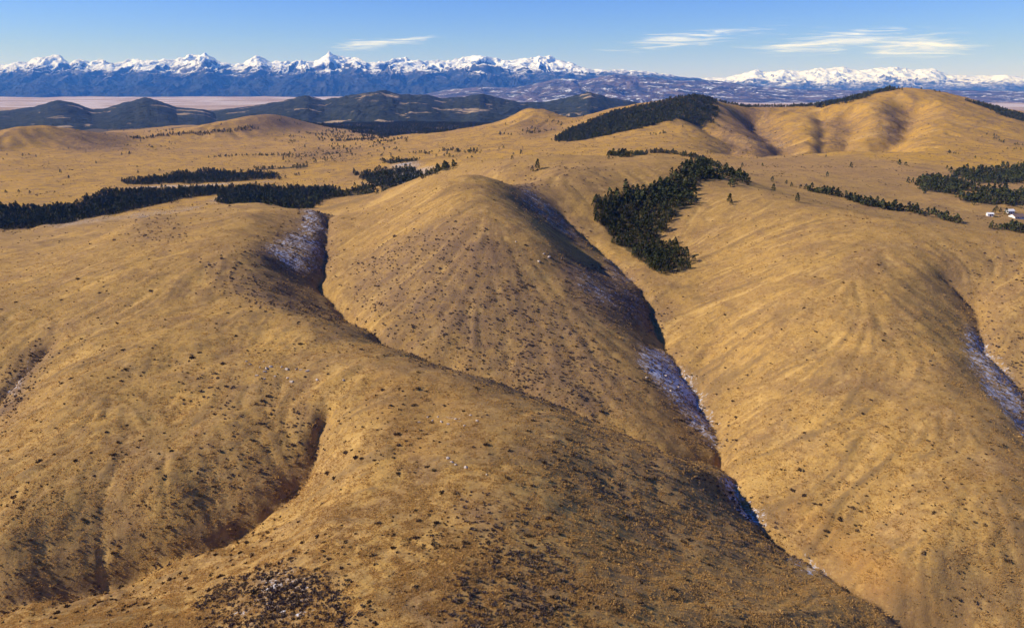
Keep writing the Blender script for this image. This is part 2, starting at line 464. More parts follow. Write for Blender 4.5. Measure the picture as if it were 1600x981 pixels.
SNOW = [
 ([(400,386),(460,352),(518,336),(516,400),(502,436),(440,420)], 0.62),
 ([(800,288),(850,308),(900,350),(918,388),(860,352),(805,312)], 0.5),
 ([(885,425),(960,412),(1000,460),(1028,500),(1026,528),(960,502),(905,465)], 0.45),
 ([(985,535),(1040,545),(1085,600),(1120,655),(1138,718),(1105,700),(1055,640),(1000,580)], 0.7),
 ([(920,385),(965,405),(1005,445),(1000,450),(950,415)], 0.6),
 ([(1110,735),(1150,745),(1188,795),(1205,838),(1150,805)], 0.75),
 ([(1225,872),(1260,865),(1295,885),(1320,910),(1235,895)], 0.7),
 ([(1500,490),(1535,520),(1590,590),(1620,650),(1620,720),(1560,640),(1500,560)], 0.66),
 ([(75,532),(30,570),(0,600),(0,650),(40,610)], 0.5),
 ([(330,985),(370,935),(430,880),(480,890),(520,985)], 0.5),
 ([(700,985),(720,930),(800,900),(860,940),(840,985)], 0.3),
 ([(670,640),(740,630),(760,665),(690,675)], 0.35),
 ([(1168,164),(1195,168),(1242,236),(1215,238),(1185,200)], 0.6),
 ([(320,306),(400,298),(480,300),(470,312),(330,320)], 0.65),
 ([(60,352),(200,332),(330,314),(340,322),(200,342),(80,362)], 0.5),
 ([(190,290),(330,287),(450,280),(450,284),(330,292),(190,296)], 0.8),
 ([(600,256),(690,256),(690,262),(600,262)], 0.6),
 ([(540,278),(640,279),(620,290),(540,290)], 0.5),
]
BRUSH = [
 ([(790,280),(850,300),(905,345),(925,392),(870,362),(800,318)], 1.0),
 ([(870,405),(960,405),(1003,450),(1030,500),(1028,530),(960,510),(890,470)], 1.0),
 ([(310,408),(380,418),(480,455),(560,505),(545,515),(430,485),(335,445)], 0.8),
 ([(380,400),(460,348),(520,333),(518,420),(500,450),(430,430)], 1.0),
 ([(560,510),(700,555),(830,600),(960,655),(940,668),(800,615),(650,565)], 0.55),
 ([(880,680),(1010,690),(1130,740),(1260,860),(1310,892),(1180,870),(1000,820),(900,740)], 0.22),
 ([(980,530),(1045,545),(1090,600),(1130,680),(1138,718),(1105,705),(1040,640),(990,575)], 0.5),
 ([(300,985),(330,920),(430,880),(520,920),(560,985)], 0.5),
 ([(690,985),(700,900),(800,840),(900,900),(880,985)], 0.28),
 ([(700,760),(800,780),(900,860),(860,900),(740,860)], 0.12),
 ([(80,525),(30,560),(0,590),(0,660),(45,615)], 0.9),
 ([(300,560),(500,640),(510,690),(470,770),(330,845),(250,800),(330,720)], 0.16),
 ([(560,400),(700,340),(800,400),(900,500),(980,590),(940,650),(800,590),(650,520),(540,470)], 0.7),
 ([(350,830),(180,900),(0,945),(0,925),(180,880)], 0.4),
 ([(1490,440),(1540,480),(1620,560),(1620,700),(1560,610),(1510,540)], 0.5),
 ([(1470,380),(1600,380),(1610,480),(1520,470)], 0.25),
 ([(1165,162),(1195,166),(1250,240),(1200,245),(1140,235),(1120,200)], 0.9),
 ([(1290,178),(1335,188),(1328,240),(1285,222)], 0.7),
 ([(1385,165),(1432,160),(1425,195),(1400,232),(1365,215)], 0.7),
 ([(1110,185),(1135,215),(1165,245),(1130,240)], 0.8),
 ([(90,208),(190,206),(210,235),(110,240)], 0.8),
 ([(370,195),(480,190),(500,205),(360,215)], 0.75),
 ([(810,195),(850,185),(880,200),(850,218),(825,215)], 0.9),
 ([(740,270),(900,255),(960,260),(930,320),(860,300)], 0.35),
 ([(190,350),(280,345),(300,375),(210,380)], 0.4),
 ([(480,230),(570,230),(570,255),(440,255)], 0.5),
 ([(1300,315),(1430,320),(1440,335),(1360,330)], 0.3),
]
GOLD = [
 (np.array([(330., 1250), (600, 900), (1300, 800), (2200, 900), (2200, 2300), (500, 2300), (480, 1900), (560, 1650)]), 1.0),
 (np.array([(-1500., 900), (-300, 760), (300, 900), (330, 1250), (560, 1650), (300, 1900), (-500, 2400), (-2600, 2800), (-2600, 1500)]), 0.72),
]
RUST = [
 ([(1220,780),(1300,820),(1440,930),(1500,985),(1420,985),(1300,890)], 0.45),
 ([(1050,620),(1110,650),(1100,700),(1010,660)], 0.3),
 ([(560,580),(720,600),(760,700),(620,720)], 0.25),
]
def far_poly(L): return np.array([((px - 800) / FPX / 0.97 * Y, Y) for px, Y in L])
FARWOOD = far_poly([(440, 3050), (500, 2750), (560, 2650), (620, 2250), (690, 1980), (745, 2200), (790, 2500), (850, 2900), (900, 4000), (430, 4000)])
WOODS = [
 (FARWOOD, 1.0),
 (np.array([(-3200., 2950), (-2000, 2900), (-1200, 3050), (-1150, 4300), (-3600, 4300)]), 1.0),
 (np.array([(-1150., 2500), (-800, 2620), (-820, 2760), (-1250, 2640)]), 0.9),
]
FORESTS = [   # (region, outline in the picture, spacing, size, share kept)
 ('grove', [(928,312),(950,306),(1000,300),(1045,284),(1066,264),(1106,259),(1120,280),(1080,292),(1086,322),(1050,342),(1030,374),(1072,398),(1082,424),(1022,426),(985,396),(955,372),(935,345)], 3.1, 0.9, 0.98),
 ('clump', [(1125,276),(1150,272),(1168,288),(1140,294)], 5.0, 0.9, 0.8),
 ('lower_belt', [(-60,318),(0,322),(60,326),(120,320),(165,300),(260,297),(400,292),(520,294),(545,307),(420,318),(345,318),(340,306),(290,310),(200,330),(100,350),(0,358),(-60,362)], 4.6, 1.0, 0.95),
 ('upper_belt', [(185,284),(255,274),(330,266),(430,271),(440,279),(330,287),(200,289)], 5.5, 1.0, 0.95),
 ('upper_belt', [(395,264),(480,258),(482,263),(400,268)], 6.0, 1.0, 0.7),
 ('plain_copse', [(540,270),(600,265),(650,264),(712,268),(660,276),(560,275)], 5.5, 1.0, 0.95),
 ('plain_copse', [(345,314),(420,306),(520,310),(500,317),(420,322)], 5.0, 1.0, 0.9),
 ('plain_copse', [(550,296),(575,290),(635,291),(590,302),(540,306)], 5.0, 1.0, 0.9),
 ('plain_copse', [(600,251),(650,249),(652,254),(602,257)], 6.0, 1.0, 0.9),
 ('far_copse', [(1428,287),(1455,278),(1500,281),(1516,298),(1480,303),(1440,298)], 5.0, 1.15, 0.97),
 ('far_copse', [(1488,268),(1540,265),(1620,259),(1700,262),(1700,284),(1600,285),(1530,289),(1500,277)], 5.4, 1.15, 0.97),
 ('far_copse', [(1498,310),(1540,301),(1620,295),(1700,300),(1700,320),(1600,322),(1510,320)], 5.0, 1.1, 0.97),
 ('ridge_wood', [(870,214),(920,192),(960,174),(1000,168),(1060,154),(1110,155),(1122,180),(1105,194),(1060,186),(1000,202),(930,216),(870,222)], 5.0, 1.15, 0.97),
 ('plain_wood', FARWOOD, 10.5, 1.35, 0.85),
 ('plain_wood', [(470,208),(560,205),(640,222),(600,228),(540,222)], 10.0, 1.2, 0.45),
 ('plain_wood', [(470,225),(560,228),(560,254),(440,254)], 14.0, 1.0, 0.25),
 ('plain_wood', [(580,228),(760,238),(740,250),(580,246)], 14.0, 1.0, 0.22),
]
def mask(regions, spread=2, jitter=0.012):
    M = np.zeros(GX.shape)
    jx = GX + (GY + YO) * jitter * fbm(GX / (GY + YO) * 90, np.log(GY + YO) * 90, 3, 5)
    jy = GY + (GY + YO) * jitter * 1.6 * fbm(GX / (GY + YO) * 90 + 50, np.log(GY + YO) * 90, 3, 6)
    for poly, v in regions:
        P = poly if isinstance(poly, np.ndarray) else plan(poly)
        sel = (GY > P[:, 1].min() * 0.93) & (GY < P[:, 1].max() * 1.07)
        rows = np.nonzero(sel.any(1))[0]
        if not len(rows): continue
        a, c = rows[0], rows[-1] + 1
        M[a:c] = np.maximum(M[a:c], np.where(inside(jx[a:c], jy[a:c], P), v, 0))
    for _ in range(spread):
        M[1:-1] = (M[:-2] + 2 * M[1:-1] + M[2:]) / 4
        M[:, 1:-1] = (M[:, :-2] + 2 * M[:, 1:-1] + M[:, 2:]) / 4
    return M
M_GOLD = mask(GOLD, 14, 0.03)
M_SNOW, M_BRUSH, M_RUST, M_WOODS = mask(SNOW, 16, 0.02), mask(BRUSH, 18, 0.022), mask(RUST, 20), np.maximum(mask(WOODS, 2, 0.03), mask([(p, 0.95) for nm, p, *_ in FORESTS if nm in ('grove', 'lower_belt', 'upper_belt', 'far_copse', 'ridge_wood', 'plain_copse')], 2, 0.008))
def sample(M, X, Y):
    rr = np.clip(np.asarray(Y, float) + YO, r_ax[0], r_ax[-1] * 0.999)
    i = np.clip(np.round(np.interp(np.log(rr), LR, np.arange(len(r_ax)))).astype(int), 0, len(r_ax) - 1)
    j = np.clip(np.round((X / rr + 1.25) / 2.5 * (len(u_ax) - 1)).astype(int), 0, len(u_ax) - 1)
    return M[i, j]

B = NB('dry_grassland', 0.95, 0.05)
big = B.noise(0.012, 4, 0.6)
midn = B.noise(0.055, 5, 0.6, dist=0.6)
sml = B.noise(0.35, 5, 0.65)
tiny = B.noise(1.3, 4, 0.7)
c = B.mix(B.rng(big, 0.35, 0.68), (0.35, 0.205, 0.062), (0.46, 0.268, 0.072))
stk = B.math('ADD', B.attr('streak'), B.math('MULTIPLY', B.math('SUBTRACT', B.noise(0.5, 5, 0.7), 0.5), 3.0))
c = B.mix(B.math('MULTIPLY', B.attr('gold'), B.rng(midn, 0.35, 0.7, 1.0, 0.75)), c, B.mix(B.noise(0.006, 5, 0.6), (0.47, 0.245, 0.022), (0.62, 0.345, 0.035)))
c = B.mix(B.rng(B.noise(0.0035, 5, 0.6, dist=0.7), 0.5, 0.7, 0, 0.6), c, (0.33, 0.185, 0.08))
c = B.mix(B.rng(midn, 0.42, 0.70), c, (0.26, 0.15, 0.065))
c = B.mix(B.rng(B.noise(0.11, 4, 0.6), 0.52, 0.75), c, (0.46, 0.28, 0.10))
c = B.mix(B.math('MULTIPLY', B.rng(sml, 0.47, 0.64), 0.55), c, (0.20, 0.115, 0.05))
fine = B.noise(2.6, 5, 0.75, dist=0.5)
c = B.mix(B.math('MULTIPLY', B.rng(tiny, 0.48, 0.68), 0.55), c, (0.58, 0.385, 0.14))
c = B.mix(B.math('MULTIPLY', B.rng(fine, 0.47, 0.62), 0.6), c, (0.17, 0.10, 0.04))
c = B.mix(B.math('MULTIPLY', B.rng(B.noise(0.075, 6, 0.75), 0.5, 0.66), 0.45), c, (0.21, 0.13, 0.055))
c = B.mix(B.rng(stk, 0.2, 1.9, 0, 0.7), c, (0.20, 0.125, 0.055))
c = B.mix(B.rng(stk, -2.0, -0.4, 0.6, 0), c, (0.52, 0.325, 0.105))
c = B.mix(B.math('MULTIPLY', B.attr('rust'), B.rng(B.noise(0.09, 4), 0.3, 0.6)), c, (0.40, 0.19, 0.045))
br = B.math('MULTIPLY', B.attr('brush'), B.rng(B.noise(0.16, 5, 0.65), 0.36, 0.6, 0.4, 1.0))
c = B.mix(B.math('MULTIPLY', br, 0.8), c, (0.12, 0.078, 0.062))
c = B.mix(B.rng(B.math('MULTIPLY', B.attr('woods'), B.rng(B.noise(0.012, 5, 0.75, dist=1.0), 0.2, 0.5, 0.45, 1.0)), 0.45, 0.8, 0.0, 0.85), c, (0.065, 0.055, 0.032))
sn = B.math('ADD', B.math('ADD', B.attr('snow'), B.math('MULTIPLY', B.attr('streak'), 0.07)), B.math('MULTIPLY', B.math('SUBTRACT', B.noise(0.75, 7, 0.75, dist=0.8), 0.5), 2.4))
snow_f = B.math('MULTIPLY', B.rng(sn, 0.52, 0.92), B.rng(B.attr('snow'), 0.08, 0.4))
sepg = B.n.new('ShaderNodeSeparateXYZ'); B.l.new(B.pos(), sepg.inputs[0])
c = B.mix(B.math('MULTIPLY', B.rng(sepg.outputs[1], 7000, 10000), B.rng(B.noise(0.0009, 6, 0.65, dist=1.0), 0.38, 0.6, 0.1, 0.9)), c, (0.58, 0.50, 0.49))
c = B.mix(snow_f, c, (0.60, 0.60, 0.64))
B.color(c)
B.bump(B.math('ADD', B.math('MULTIPLY', B.noise(0.9, 5, 0.7), 0.5), B.math('MULTIPLY', fine, 0.3)), 0.5, 0.8)
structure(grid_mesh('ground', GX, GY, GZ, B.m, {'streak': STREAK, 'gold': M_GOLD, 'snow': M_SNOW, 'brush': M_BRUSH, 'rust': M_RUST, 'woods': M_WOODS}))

# ------------------------------------------------------------------ hills and mountains beyond the plain
def range_mesh(name, prof, Yc, base, front, back, ws, amp, mat, cols=700, rows=(70, 24), fpow=1.0, meander=0.05, seed=0, rough=0.02, pad=0.0, wmin=0.10, soft=0):
    pxs = np.array([p[0] for p in prof], float)
    pcs = np.linspace(pxs[0] - pad, pxs[-1] + pad, cols)
    pys = np.interp(pcs, pxs, [p[1] for p in prof])
    if soft:
        kk = np.exp(-np.linspace(-2.2, 2.2, soft * 2 + 1) ** 2); kk /= kk.sum()
        pys = np.convolve(np.pad(pys, soft, mode='edge'), kk, 'valid') + 1.1 * fbm(pcs / 16.0, pcs * 0 + seed, 4, seed + 2)
    y = (H0 / 2 - pys) / FPX
    dy = CP + y * SP
    uu = (pcs - W0 / 2) / FPX / dy
    tt = (-SP + y * CP) / dy
    yc = Yc * (1 + meander * fbm(pcs / 90.0, pcs * 0 + seed, 3, seed + 5))
    zc = tt * yc + CAMZ
    v = np.concatenate([np.linspace(-1, 0, rows[0])[:-1], np.linspace(0, 1, rows[1])])
    V, _ = np.meshgrid(v, uu, indexing='ij')
    Yg = yc[None, :] + np.where(V < 0, V * front, V * back)
    Xg = uu[None, :] * Yg
    H = np.maximum(zc[None, :] - base, 1.0)
    f = (1 - np.abs(V)) ** fpow
    ky = ws * 2.4
    rd = ridged(Xg / ws + 0.6 * fbm(Xg / ws, Yg / ky, 2, seed + 60), Yg / ky, 5, seed + 9) - 0.55
    w = np.clip(4 * f * (1 - f), 0, 1) ** 0.7 * (1 - wmin) + wmin
    z = base + H * (f + amp * w * rd) + H * rough * fbm(Xg / (ws * 0.23), Yg / (ws * 0.23), 4, seed + 77)
    edge = np.clip((1 - np.abs(V)) * 12, 0, 1)
    z = np.where(edge < 1, (base - 60) * (1 - edge) + z * edge, z)
    return structure(grid_mesh(name, Xg, Yg, z, mat))

def alpine(name, snow_z, snow_w, forest, low, low_amt, patch):
    B = NB(name, 0.9, 0.05)
    sep = B.n.new('ShaderNodeSeparateXYZ'); B.l.new(B.pos(), sep.inputs[0])
    z = sep.outputs[2]
    n1 = B.noise(0.0011, 6, 0.62, dist=0.4); n2 = B.noise(0.0042, 5, 0.65)
    lev = B.math('ADD', z, B.math('ADD', B.math('MULTIPLY', B.math('SUBTRACT', n1, 0.5), 800.0), B.math('MULTIPLY', B.math('SUBTRACT', n2, 0.5), 500.0)))
    sepn = B.n.new('ShaderNodeSeparateXYZ'); B.l.new(B.tc.outputs['Normal'], sepn.inputs[0])
    lev = B.math('ADD', lev, B.math('MULTIPLY', B.math('SUBTRACT', sepn.outputs[2], 0.80), 1100.0))
    base = B.mix(B.rng(n2, 0.4, 0.65), forest, tuple(x * 1.7 for x in forest))
    base = B.mix(B.math('MULTIPLY', B.rng(B.noise(0.0016, 6, 0.6), 0.42, 0.6), low_amt), base, low)
    rock = B.mix(n2, (0.10, 0.095, 0.10), (0.22, 0.20, 0.20))
    base = B.mix(B.rng(lev, snow_z - snow_w * 2.2, snow_z - snow_w * 0.8), base, rock)
    sn = B.rng(lev, snow_z - snow_w, snow_z + snow_w)
    pt_ = B.math('MULTIPLY', B.rng(B.noise(0.0022, 7, 0.72, dist=1.2), 0.54, 0.64), patch)
    base = B.mix(B.math('MAXIMUM', sn, pt_), base, (0.86, 0.88, 0.92))
    B.color(base)
    B.bump(B.noise(0.003, 6, 0.65), 0.8, 180.0)
    return B.m
PEAKS = [(-500,108),(-350,96),(-200,102),(-100,94),(0,103),(22,96),(45,98),(70,90),(94,87),(108,97),(122,91),(140,97),(160,94),(178,99),(196,95),(214,92),(235,97),(258,94),(280,92),(300,88),(319,81),(340,93),(360,99),(380,96),(400,86),(424,98),(450,93),(466,91),(490,96),(514,84),(535,92),(556,88),(575,98),(604,94),(625,91),(648,95),(670,97),(690,94),(712,93),(745,86),(770,93),(800,97),(830,92),(850,88),(872,94),(905,104),(930,109),(975,111),(1020,114),(1080,122),(1130,128)]
FARPEAKS = [(1040,124),(1100,123),(1140,121),(1180,110),(1200,113),(1225,108),(1250,113),(1280,107),(1300,109),(1318,105),(1340,112),(1372,107),(1400,106),(1430,110),(1455,108),(1480,117),(1510,119),(1540,119),(1570,118),(1600,122),(1700,124),(1850,116),(2000,120),(2150,112)]
FOOT = [(520,168),(560,158),(600,146),(660,148),(700,140),(760,136),(800,138),(850,128),(880,122),(910,126),(960,117),(1010,121),(1060,127),(1100,126),(1130,128),(1180,134),(1240,140),(1300,141),(1380,142),(1480,141),(1600,143),(1720,146)]
range_mesh('snowy_mountains', PEAKS, 26500, -195, 8500, 7000, 1150, 0.40, alpine('mountain_slopes', 640, 90, (0.015, 0.021, 0.022), (0.07, 0.062, 0.075), 0.25, 0.04), cols=1200, rows=(150, 40), fpow=1.2, seed=3, rough=0.07, wmin=0.4)
range_mesh('distant_snowy_mountains', FARPEAKS, 34000, -195, 9000, 6000, 1100, 0.36, alpine('distant_mountain_slopes', 340, 110, (0.018, 0.024, 0.026), (0.08, 0.07, 0.085), 0.3, 0.15), cols=800, rows=(110, 30), fpow=1.2, seed=23, rough=0.07, wmin=0.4)
range_mesh('snow_dusted_foothills', FOOT, 17500, -195, 5500, 4500, 800, 0.34, alpine('foothill_slopes', 900, 200, (0.04, 0.036, 0.036), (0.17, 0.125, 0.115), 0.8, 0.9), cols=900, rows=(100, 24), fpow=0.9, seed=31, rough=0.05)

B = NB('wooded_hills', 0.95, 0.03)
n1 = B.noise(0.0035, 6, 0.6, dist=0.8); n2 = B.noise(0.02, 5, 0.7)
c = B.mix(B.rng(n2, 0.35, 0.65), (0.020, 0.026, 0.017), (0.05, 0.052, 0.032))
c = B.mix(B.rng(B.noise(0.0035, 6, 0.6, vec=B.scalevec(B.pos(), (0.6, 1.0, 4.0)), dist=0.8), 0.585, 0.64), c, (0.36, 0.26, 0.15))
B.color(c); B.bump(n2, 1.0, 14.0)
HILLS_A = [(-420,176),(-300,166),(-200,172),(-100,160),(-40,172),(0,173),(50,168),(78,160),(98,157),(120,162),(145,172),(165,170),(195,160),(228,153),(250,158),(275,168),(320,172),(345,180),(380,190)]
HILLS_B = [(300,182),(345,172),(400,165),(440,158),(478,149),(505,157),(530,152),(560,146),(596,140),(625,147),(660,148),(690,154),(722,152),(750,147),(785,155),(815,160),(850,160),(885,153),(920,144),(945,151),(975,157),(1010,163),(1080,170),(1200,176)]
range_mesh('wooded_hills', HILLS_B, 5600, -112, 2000, 1500, 420, 0.20, B.m, cols=700, fpow=0.8, seed=41, rough=0.07, wmin=0.3, soft=9)
range_mesh('far_wooded_hills', HILLS_A, 5400, -112, 1900, 1500, 420, 0.20, B.m, cols=600, fpow=0.8, seed=53, rough=0.07, wmin=0.3, soft=9)

# ------------------------------------------------------------------ plants: meshes
def raw_mesh(name, verts, faces, mats, mat_idx=None, smooth_=False):
    me = bpy.data.meshes.new(name)
    me.from_pydata([tuple(v) for v in verts], [], [tuple(f) for f in faces])
    for m in mats: me.materials.append(m)
    if mat_idx is not None: me.polygons.foreach_set('material_index', np.array(mat_idx, np.int32))
    if smooth_: me.polygons.foreach_set('use_smooth', np.ones(len(faces), bool))
    me.update(); return me
def plant_mat(name, a, b_, dry=None):
    B = NB(name, 0.9, 0.08)
    oi = B.n.new('ShaderNodeObjectInfo')
    nz = B.noise(1.6, 3, 0.6)
    c = B.mix(B.rng(nz, 0.35, 0.65), a, b_)
    if dry: c = B.mix(B.rng(oi.outputs['Random'], 0.55, 1.0, 0, 0.8), c, dry)
    B.color(c); return B.m
M_NEEDLE = plant_mat('pine_needles', (0.034, 0.044, 0.018), (0.085, 0.088, 0.034), (0.10, 0.085, 0.032))
M_BARK = plant_mat('pine_bark', (0.09, 0.055, 0.035), (0.13, 0.085, 0.055))
M_SHRUB = plant_mat('shrub_twigs', (0.13, 0.08, 0.04), (0.20, 0.125, 0.06), (0.22, 0.155, 0.07))
M_BRUSHM = plant_mat('brush_twigs', (0.12, 0.08, 0.06), (0.20, 0.14, 0.105), (0.23, 0.165, 0.10))
M_GRASS = plant_mat('dry_grass_blades', (0.48, 0.285, 0.09), (0.63, 0.39, 0.135), (0.43, 0.255, 0.09))
# thin dry blades let some light through
_n, _l = M_GRASS.node_tree.nodes, M_GRASS.node_tree.links
_b = next(x for x in _n if x.type == 'BSDF_PRINCIPLED'); _o = next(x for x in _n if x.type == 'OUTPUT_MATERIAL')
_t = _n.new('ShaderNodeBsdfTranslucent'); _m = _n.new('ShaderNodeMixShader'); _m.inputs[0].default_value = 0.45
_l.new(_b.inputs['Base Color'].links[0].from_socket, _t.inputs['Color'])
_l.new(_b.outputs[0], _m.inputs[1]); _l.new(_t.outputs[0], _m.inputs[2]); _l.new(_m.outputs[0], _o.inputs['Surface'])
B = NB('pale_rock', 0.9, 0.1)
B.color(B.mix(B.noise(1.2, 5, 0.6), (0.40, 0.31, 0.23), (0.58, 0.47, 0.37))); B.bump(B.noise(3.0, 4), 0.5, 0.3)
M_ROCK = B.m

def trunk_geo(h, r0, limbs, rnd):
    V, F = [], []
    def tube(p0, p1, a, b_, k=5):
        p0, p1 = np.array(p0), np.array(p1)
        ax = (p1 - p0) / np.linalg.norm(p1 - p0)
        s = np.cross(ax, [0.3, 1, 0.2]); s /= np.linalg.norm(s); t = np.cross(ax, s)
        o = len(V)
        for p, rr in ((p0, a), (p1, b_)):
            for i in range(k):
                an = 2 * math.pi * i / k
                V.append(p + rr * (math.cos(an) * s + math.sin(an) * t))
        for i in range(k):
            F.append((o + i, o + (i + 1) % k, o + k + (i + 1) % k, o + k + i))
    tube((0, 0, -0.4), (0.05, 0, h * 0.45), r0, r0 * 0.6)
    tube((0.05, 0, h * 0.45), (0, 0.04, h * 0.93), r0 * 0.6, r0 * 0.12)
    for i in range(limbs):
        z = h * (0.22 + 0.6 * i / limbs); a = rnd.random() * 6.28; ln = h * 0.2 * (1.1 - 0.7 * i / limbs)
        tube((0, 0, z), (math.cos(a) * ln, math.sin(a) * ln, z + ln * 0.3), r0 * 0.3, r0 * 0.08, 3)
    return V, F
def crown_geo(h, wid, nq, rnd, lean=0.0, low=0.12):
    V, F = [], []
    lobes = [(rnd.random() * 6.28, rnd.uniform(0.7, 1.2)) for _ in range(5)]
    for _ in range(nq):
        t = rnd.random() ** 0.8
        z = h * (low + (1 - low) * t)
        prof = math.sqrt(max(0.0, 1 - (2 * t - 0.75) ** 2 / 1.6)) * (1.05 - 0.75 * t)
        a = rnd.random() * 6.28
        lob = 0.75 + 0.25 * sum(math.cos(a - la) * lw for la, lw in lobes[:3]) / 2
        rr = wid * prof * max(0.35, lob) * math.sqrt(rnd.random() * 0.75 + 0.25)
        c = np.array([math.cos(a) * rr + lean * t, math.sin(a) * rr, z + rnd.uniform(-.1, .1) * h * 0.3])
        sz = h * rnd.uniform(0.055, 0.105)
        d1 = np.array([math.cos(a), math.sin(a), rnd.uniform(-0.2, 0.7)]) + np.array([rnd.uniform(-.5, .5) for _ in range(3)])
        d1 /= np.linalg.norm(d1)
        d2 = np.cross(d1, [rnd.uniform(-1, 1), rnd.uniform(-1, 1), rnd.uniform(-.4, 1)]); d2 /= np.linalg.norm(d2) + 1e-6
        o = len(V)
        V += [c - d1 * sz * 0.6, c + d2 * sz * 0.62, c + d1 * sz * 1.1, c - d2 * sz * 0.62]
        F += [(o, o + 1, o + 2), (o, o + 2, o + 3)]
    return V, F
rnd = random.Random(5)
TREES = []          # (trunk mesh, crown mesh, joined low mesh)
for k, (h, w_, nq) in enumerate([(5.6, 2.5, 190), (4.8, 2.6, 180), (6.6, 2.5, 210), (4.0, 2.3, 150)]):
    tv, tf = trunk_geo(h, 0.16 + 0.02 * h / 5, 6, rnd)
    cv, cf = crown_geo(h, w_, nq, rnd, low=0.08 + 0.05 * (k == 2))
    tm = raw_mesh('trunk', tv, tf, [M_BARK], smooth_=True)
    cm = raw_mesh('crown', cv, cf, [M_NEEDLE])
    lv, lf = crown_geo(h, w_ * 1.08, 46, rnd, low=0.06)
    lv = [np.array(v) for v in lv]
    cen = np.array([0, 0, h * 0.45])
    for i in range(0, len(lv), 4):                       # fewer, larger sprays for the far copies
        m = sum(lv[i:i + 4]) / 4
        for j in range(4): lv[i + j] = m + (lv[i + j] - m) * 1.9
    t2, f2 = trunk_geo(h, 0.18, 0, rnd)
    o = len(lv)
    TREES.append((tm, cm, raw_mesh('pine', lv + t2, lf + [tuple(i + o for i in f) for f in f2], [M_NEEDLE, M_BARK], [0] * len(lf) + [1] * len(f2)), h))
def bush_geo(nb, wid, h, rnd, bw):
    V, F = [], []
    for _ in range(nb):
        a = rnd.random() * 6.28; rr = wid * math.sqrt(rnd.random()); q = rr / wid
        base = np.array([math.cos(a) * rr * 0.45, math.sin(a) * rr * 0.45, -0.05])
        tip = np.array([math.cos(a) * rr, math.sin(a) * rr, h * math.sqrt(max(0.05, 1 - 0.8 * q * q)) * rnd.uniform(0.75, 1.1)])
        s = np.cross(tip - base, [rnd.uniform(-1, 1), rnd.uniform(-1, 1), 0.3]); s /= np.linalg.norm(s) + 1e-6
        mid_ = (base + tip) / 2 + np.array([rnd.uniform(-.1, .1) * wid for _ in range(3)])
        o = len(V)
        V += [base, mid_ + s * bw, tip, mid_ - s * bw]
        F += [(o, o + 1, o + 2), (o, o + 2, o + 3)]
    return V, F
SHRUBS = [raw_mesh('shrub', *bush_geo(46, 0.62, 0.62, rnd, 0.11), [M_SHRUB]) for _ in range(4)]
LOWSHRUB = [raw_mesh('low_shrub', *bush_geo(16, 0.60, 0.58, rnd, 0.17), [M_SHRUB]) for _ in range(4)]
BRUSHES = [raw_mesh('brush_clump', *bush_geo(18, 0.62, 0.75, rnd, 0.12), [M_BRUSHM]) for _ in range(4)]
TUFTS = [raw_mesh('grass_tuft', *bush_geo(8, 0.46, 0.22, rnd, 0.05), [M_GRASS]) for _ in range(6)]

def scatter(name, pts, scl, meshes, label, cat, rot=None):
    """uncountable plants: one object whose points carry small meshes"""
    pts = np.asarray(pts, float); N = len(pts)
    me = bpy.data.meshes.new(name)
    me.vertices.add(N); me.vertices.foreach_set('co', pts.astype(np.float32).reshape(-1))
    at = me.attributes.new('sc', 'FLOAT_VECTOR', 'POINT'); at.data.foreach_set('vector', np.asarray(scl, np.float32).reshape(-1))
    rv = np.zeros((N, 3), np.float32); rv[:, 2] = RNG.random(N) * 6.28; rv[:, 0] = RNG.normal(0, .12, N); rv[:, 1] = RNG.normal(0, .12, N)
    at = me.attributes.new('rt', 'FLOAT_VECTOR', 'POINT'); at.data.foreach_set('vector', rv.reshape(-1))
    at = me.attributes.new('vi', 'INT', 'POINT'); at.data.foreach_set('value', RNG.integers(0, len(meshes), N).astype(np.int32))
    o = bpy.data.objects.new(name, me); COL.objects.link(o)
    pc = bpy.data.collections.new(name + '_kinds')
    for m in meshes:
        pc.objects.link(bpy.data.objects.new(m.name, m))
    ng = bpy.data.node_groups.new(name, 'GeometryNodeTree')
    ng.interface.new_socket('Geometry', in_out='INPUT', socket_type='NodeSocketGeometry')
    ng.interface.new_socket('Geometry', in_out='OUTPUT', socket_type='NodeSocketGeometry')
    N_, L_ = ng.nodes, ng.links
    gi, go = N_.new('NodeGroupInput'), N_.new('NodeGroupOutput')
    ip = N_.new('GeometryNodeInstanceOnPoints')
    ci = N_.new('GeometryNodeCollectionInfo'); ci.inputs['Collection'].default_value = pc
    ci.inputs['Separate Children'].default_value = True; ci.inputs['Reset Children'].default_value = True
    def na(nm, ty):
        t = N_.new('GeometryNodeInputNamedAttribute'); t.data_type = ty; t.inputs['Name'].default_value = nm
        return t.outputs['Attribute']
    L_.new(gi.outputs[0], ip.inputs['Points']); L_.new(ci.outputs[0], ip.inputs['Instance'])
    ip.inputs['Pick Instance'].default_value = True
    L_.new(na('vi', 'INT'), ip.inputs['Instance Index'])
    e2r = N_.new('FunctionNodeEulerToRotation'); L_.new(na('rt', 'FLOAT_VECTOR'), e2r.inputs[0])
    L_.new(e2r.outputs[0], ip.inputs['Rotation'])
    L_.new(na('sc', 'FLOAT_VECTOR'), ip.inputs['Scale'])
    L_.new(ip.outputs[0], go.inputs[0])
    md = o.modifiers.new('plants', 'NODES'); md.node_group = ng
    o['kind'] = 'stuff'; o['label'] = label; o['category'] = cat
    return o
def tag(o, label, cat, group=None):
    o['label'] = label; o['category'] = cat
    if group: o['group'] = group
    return o

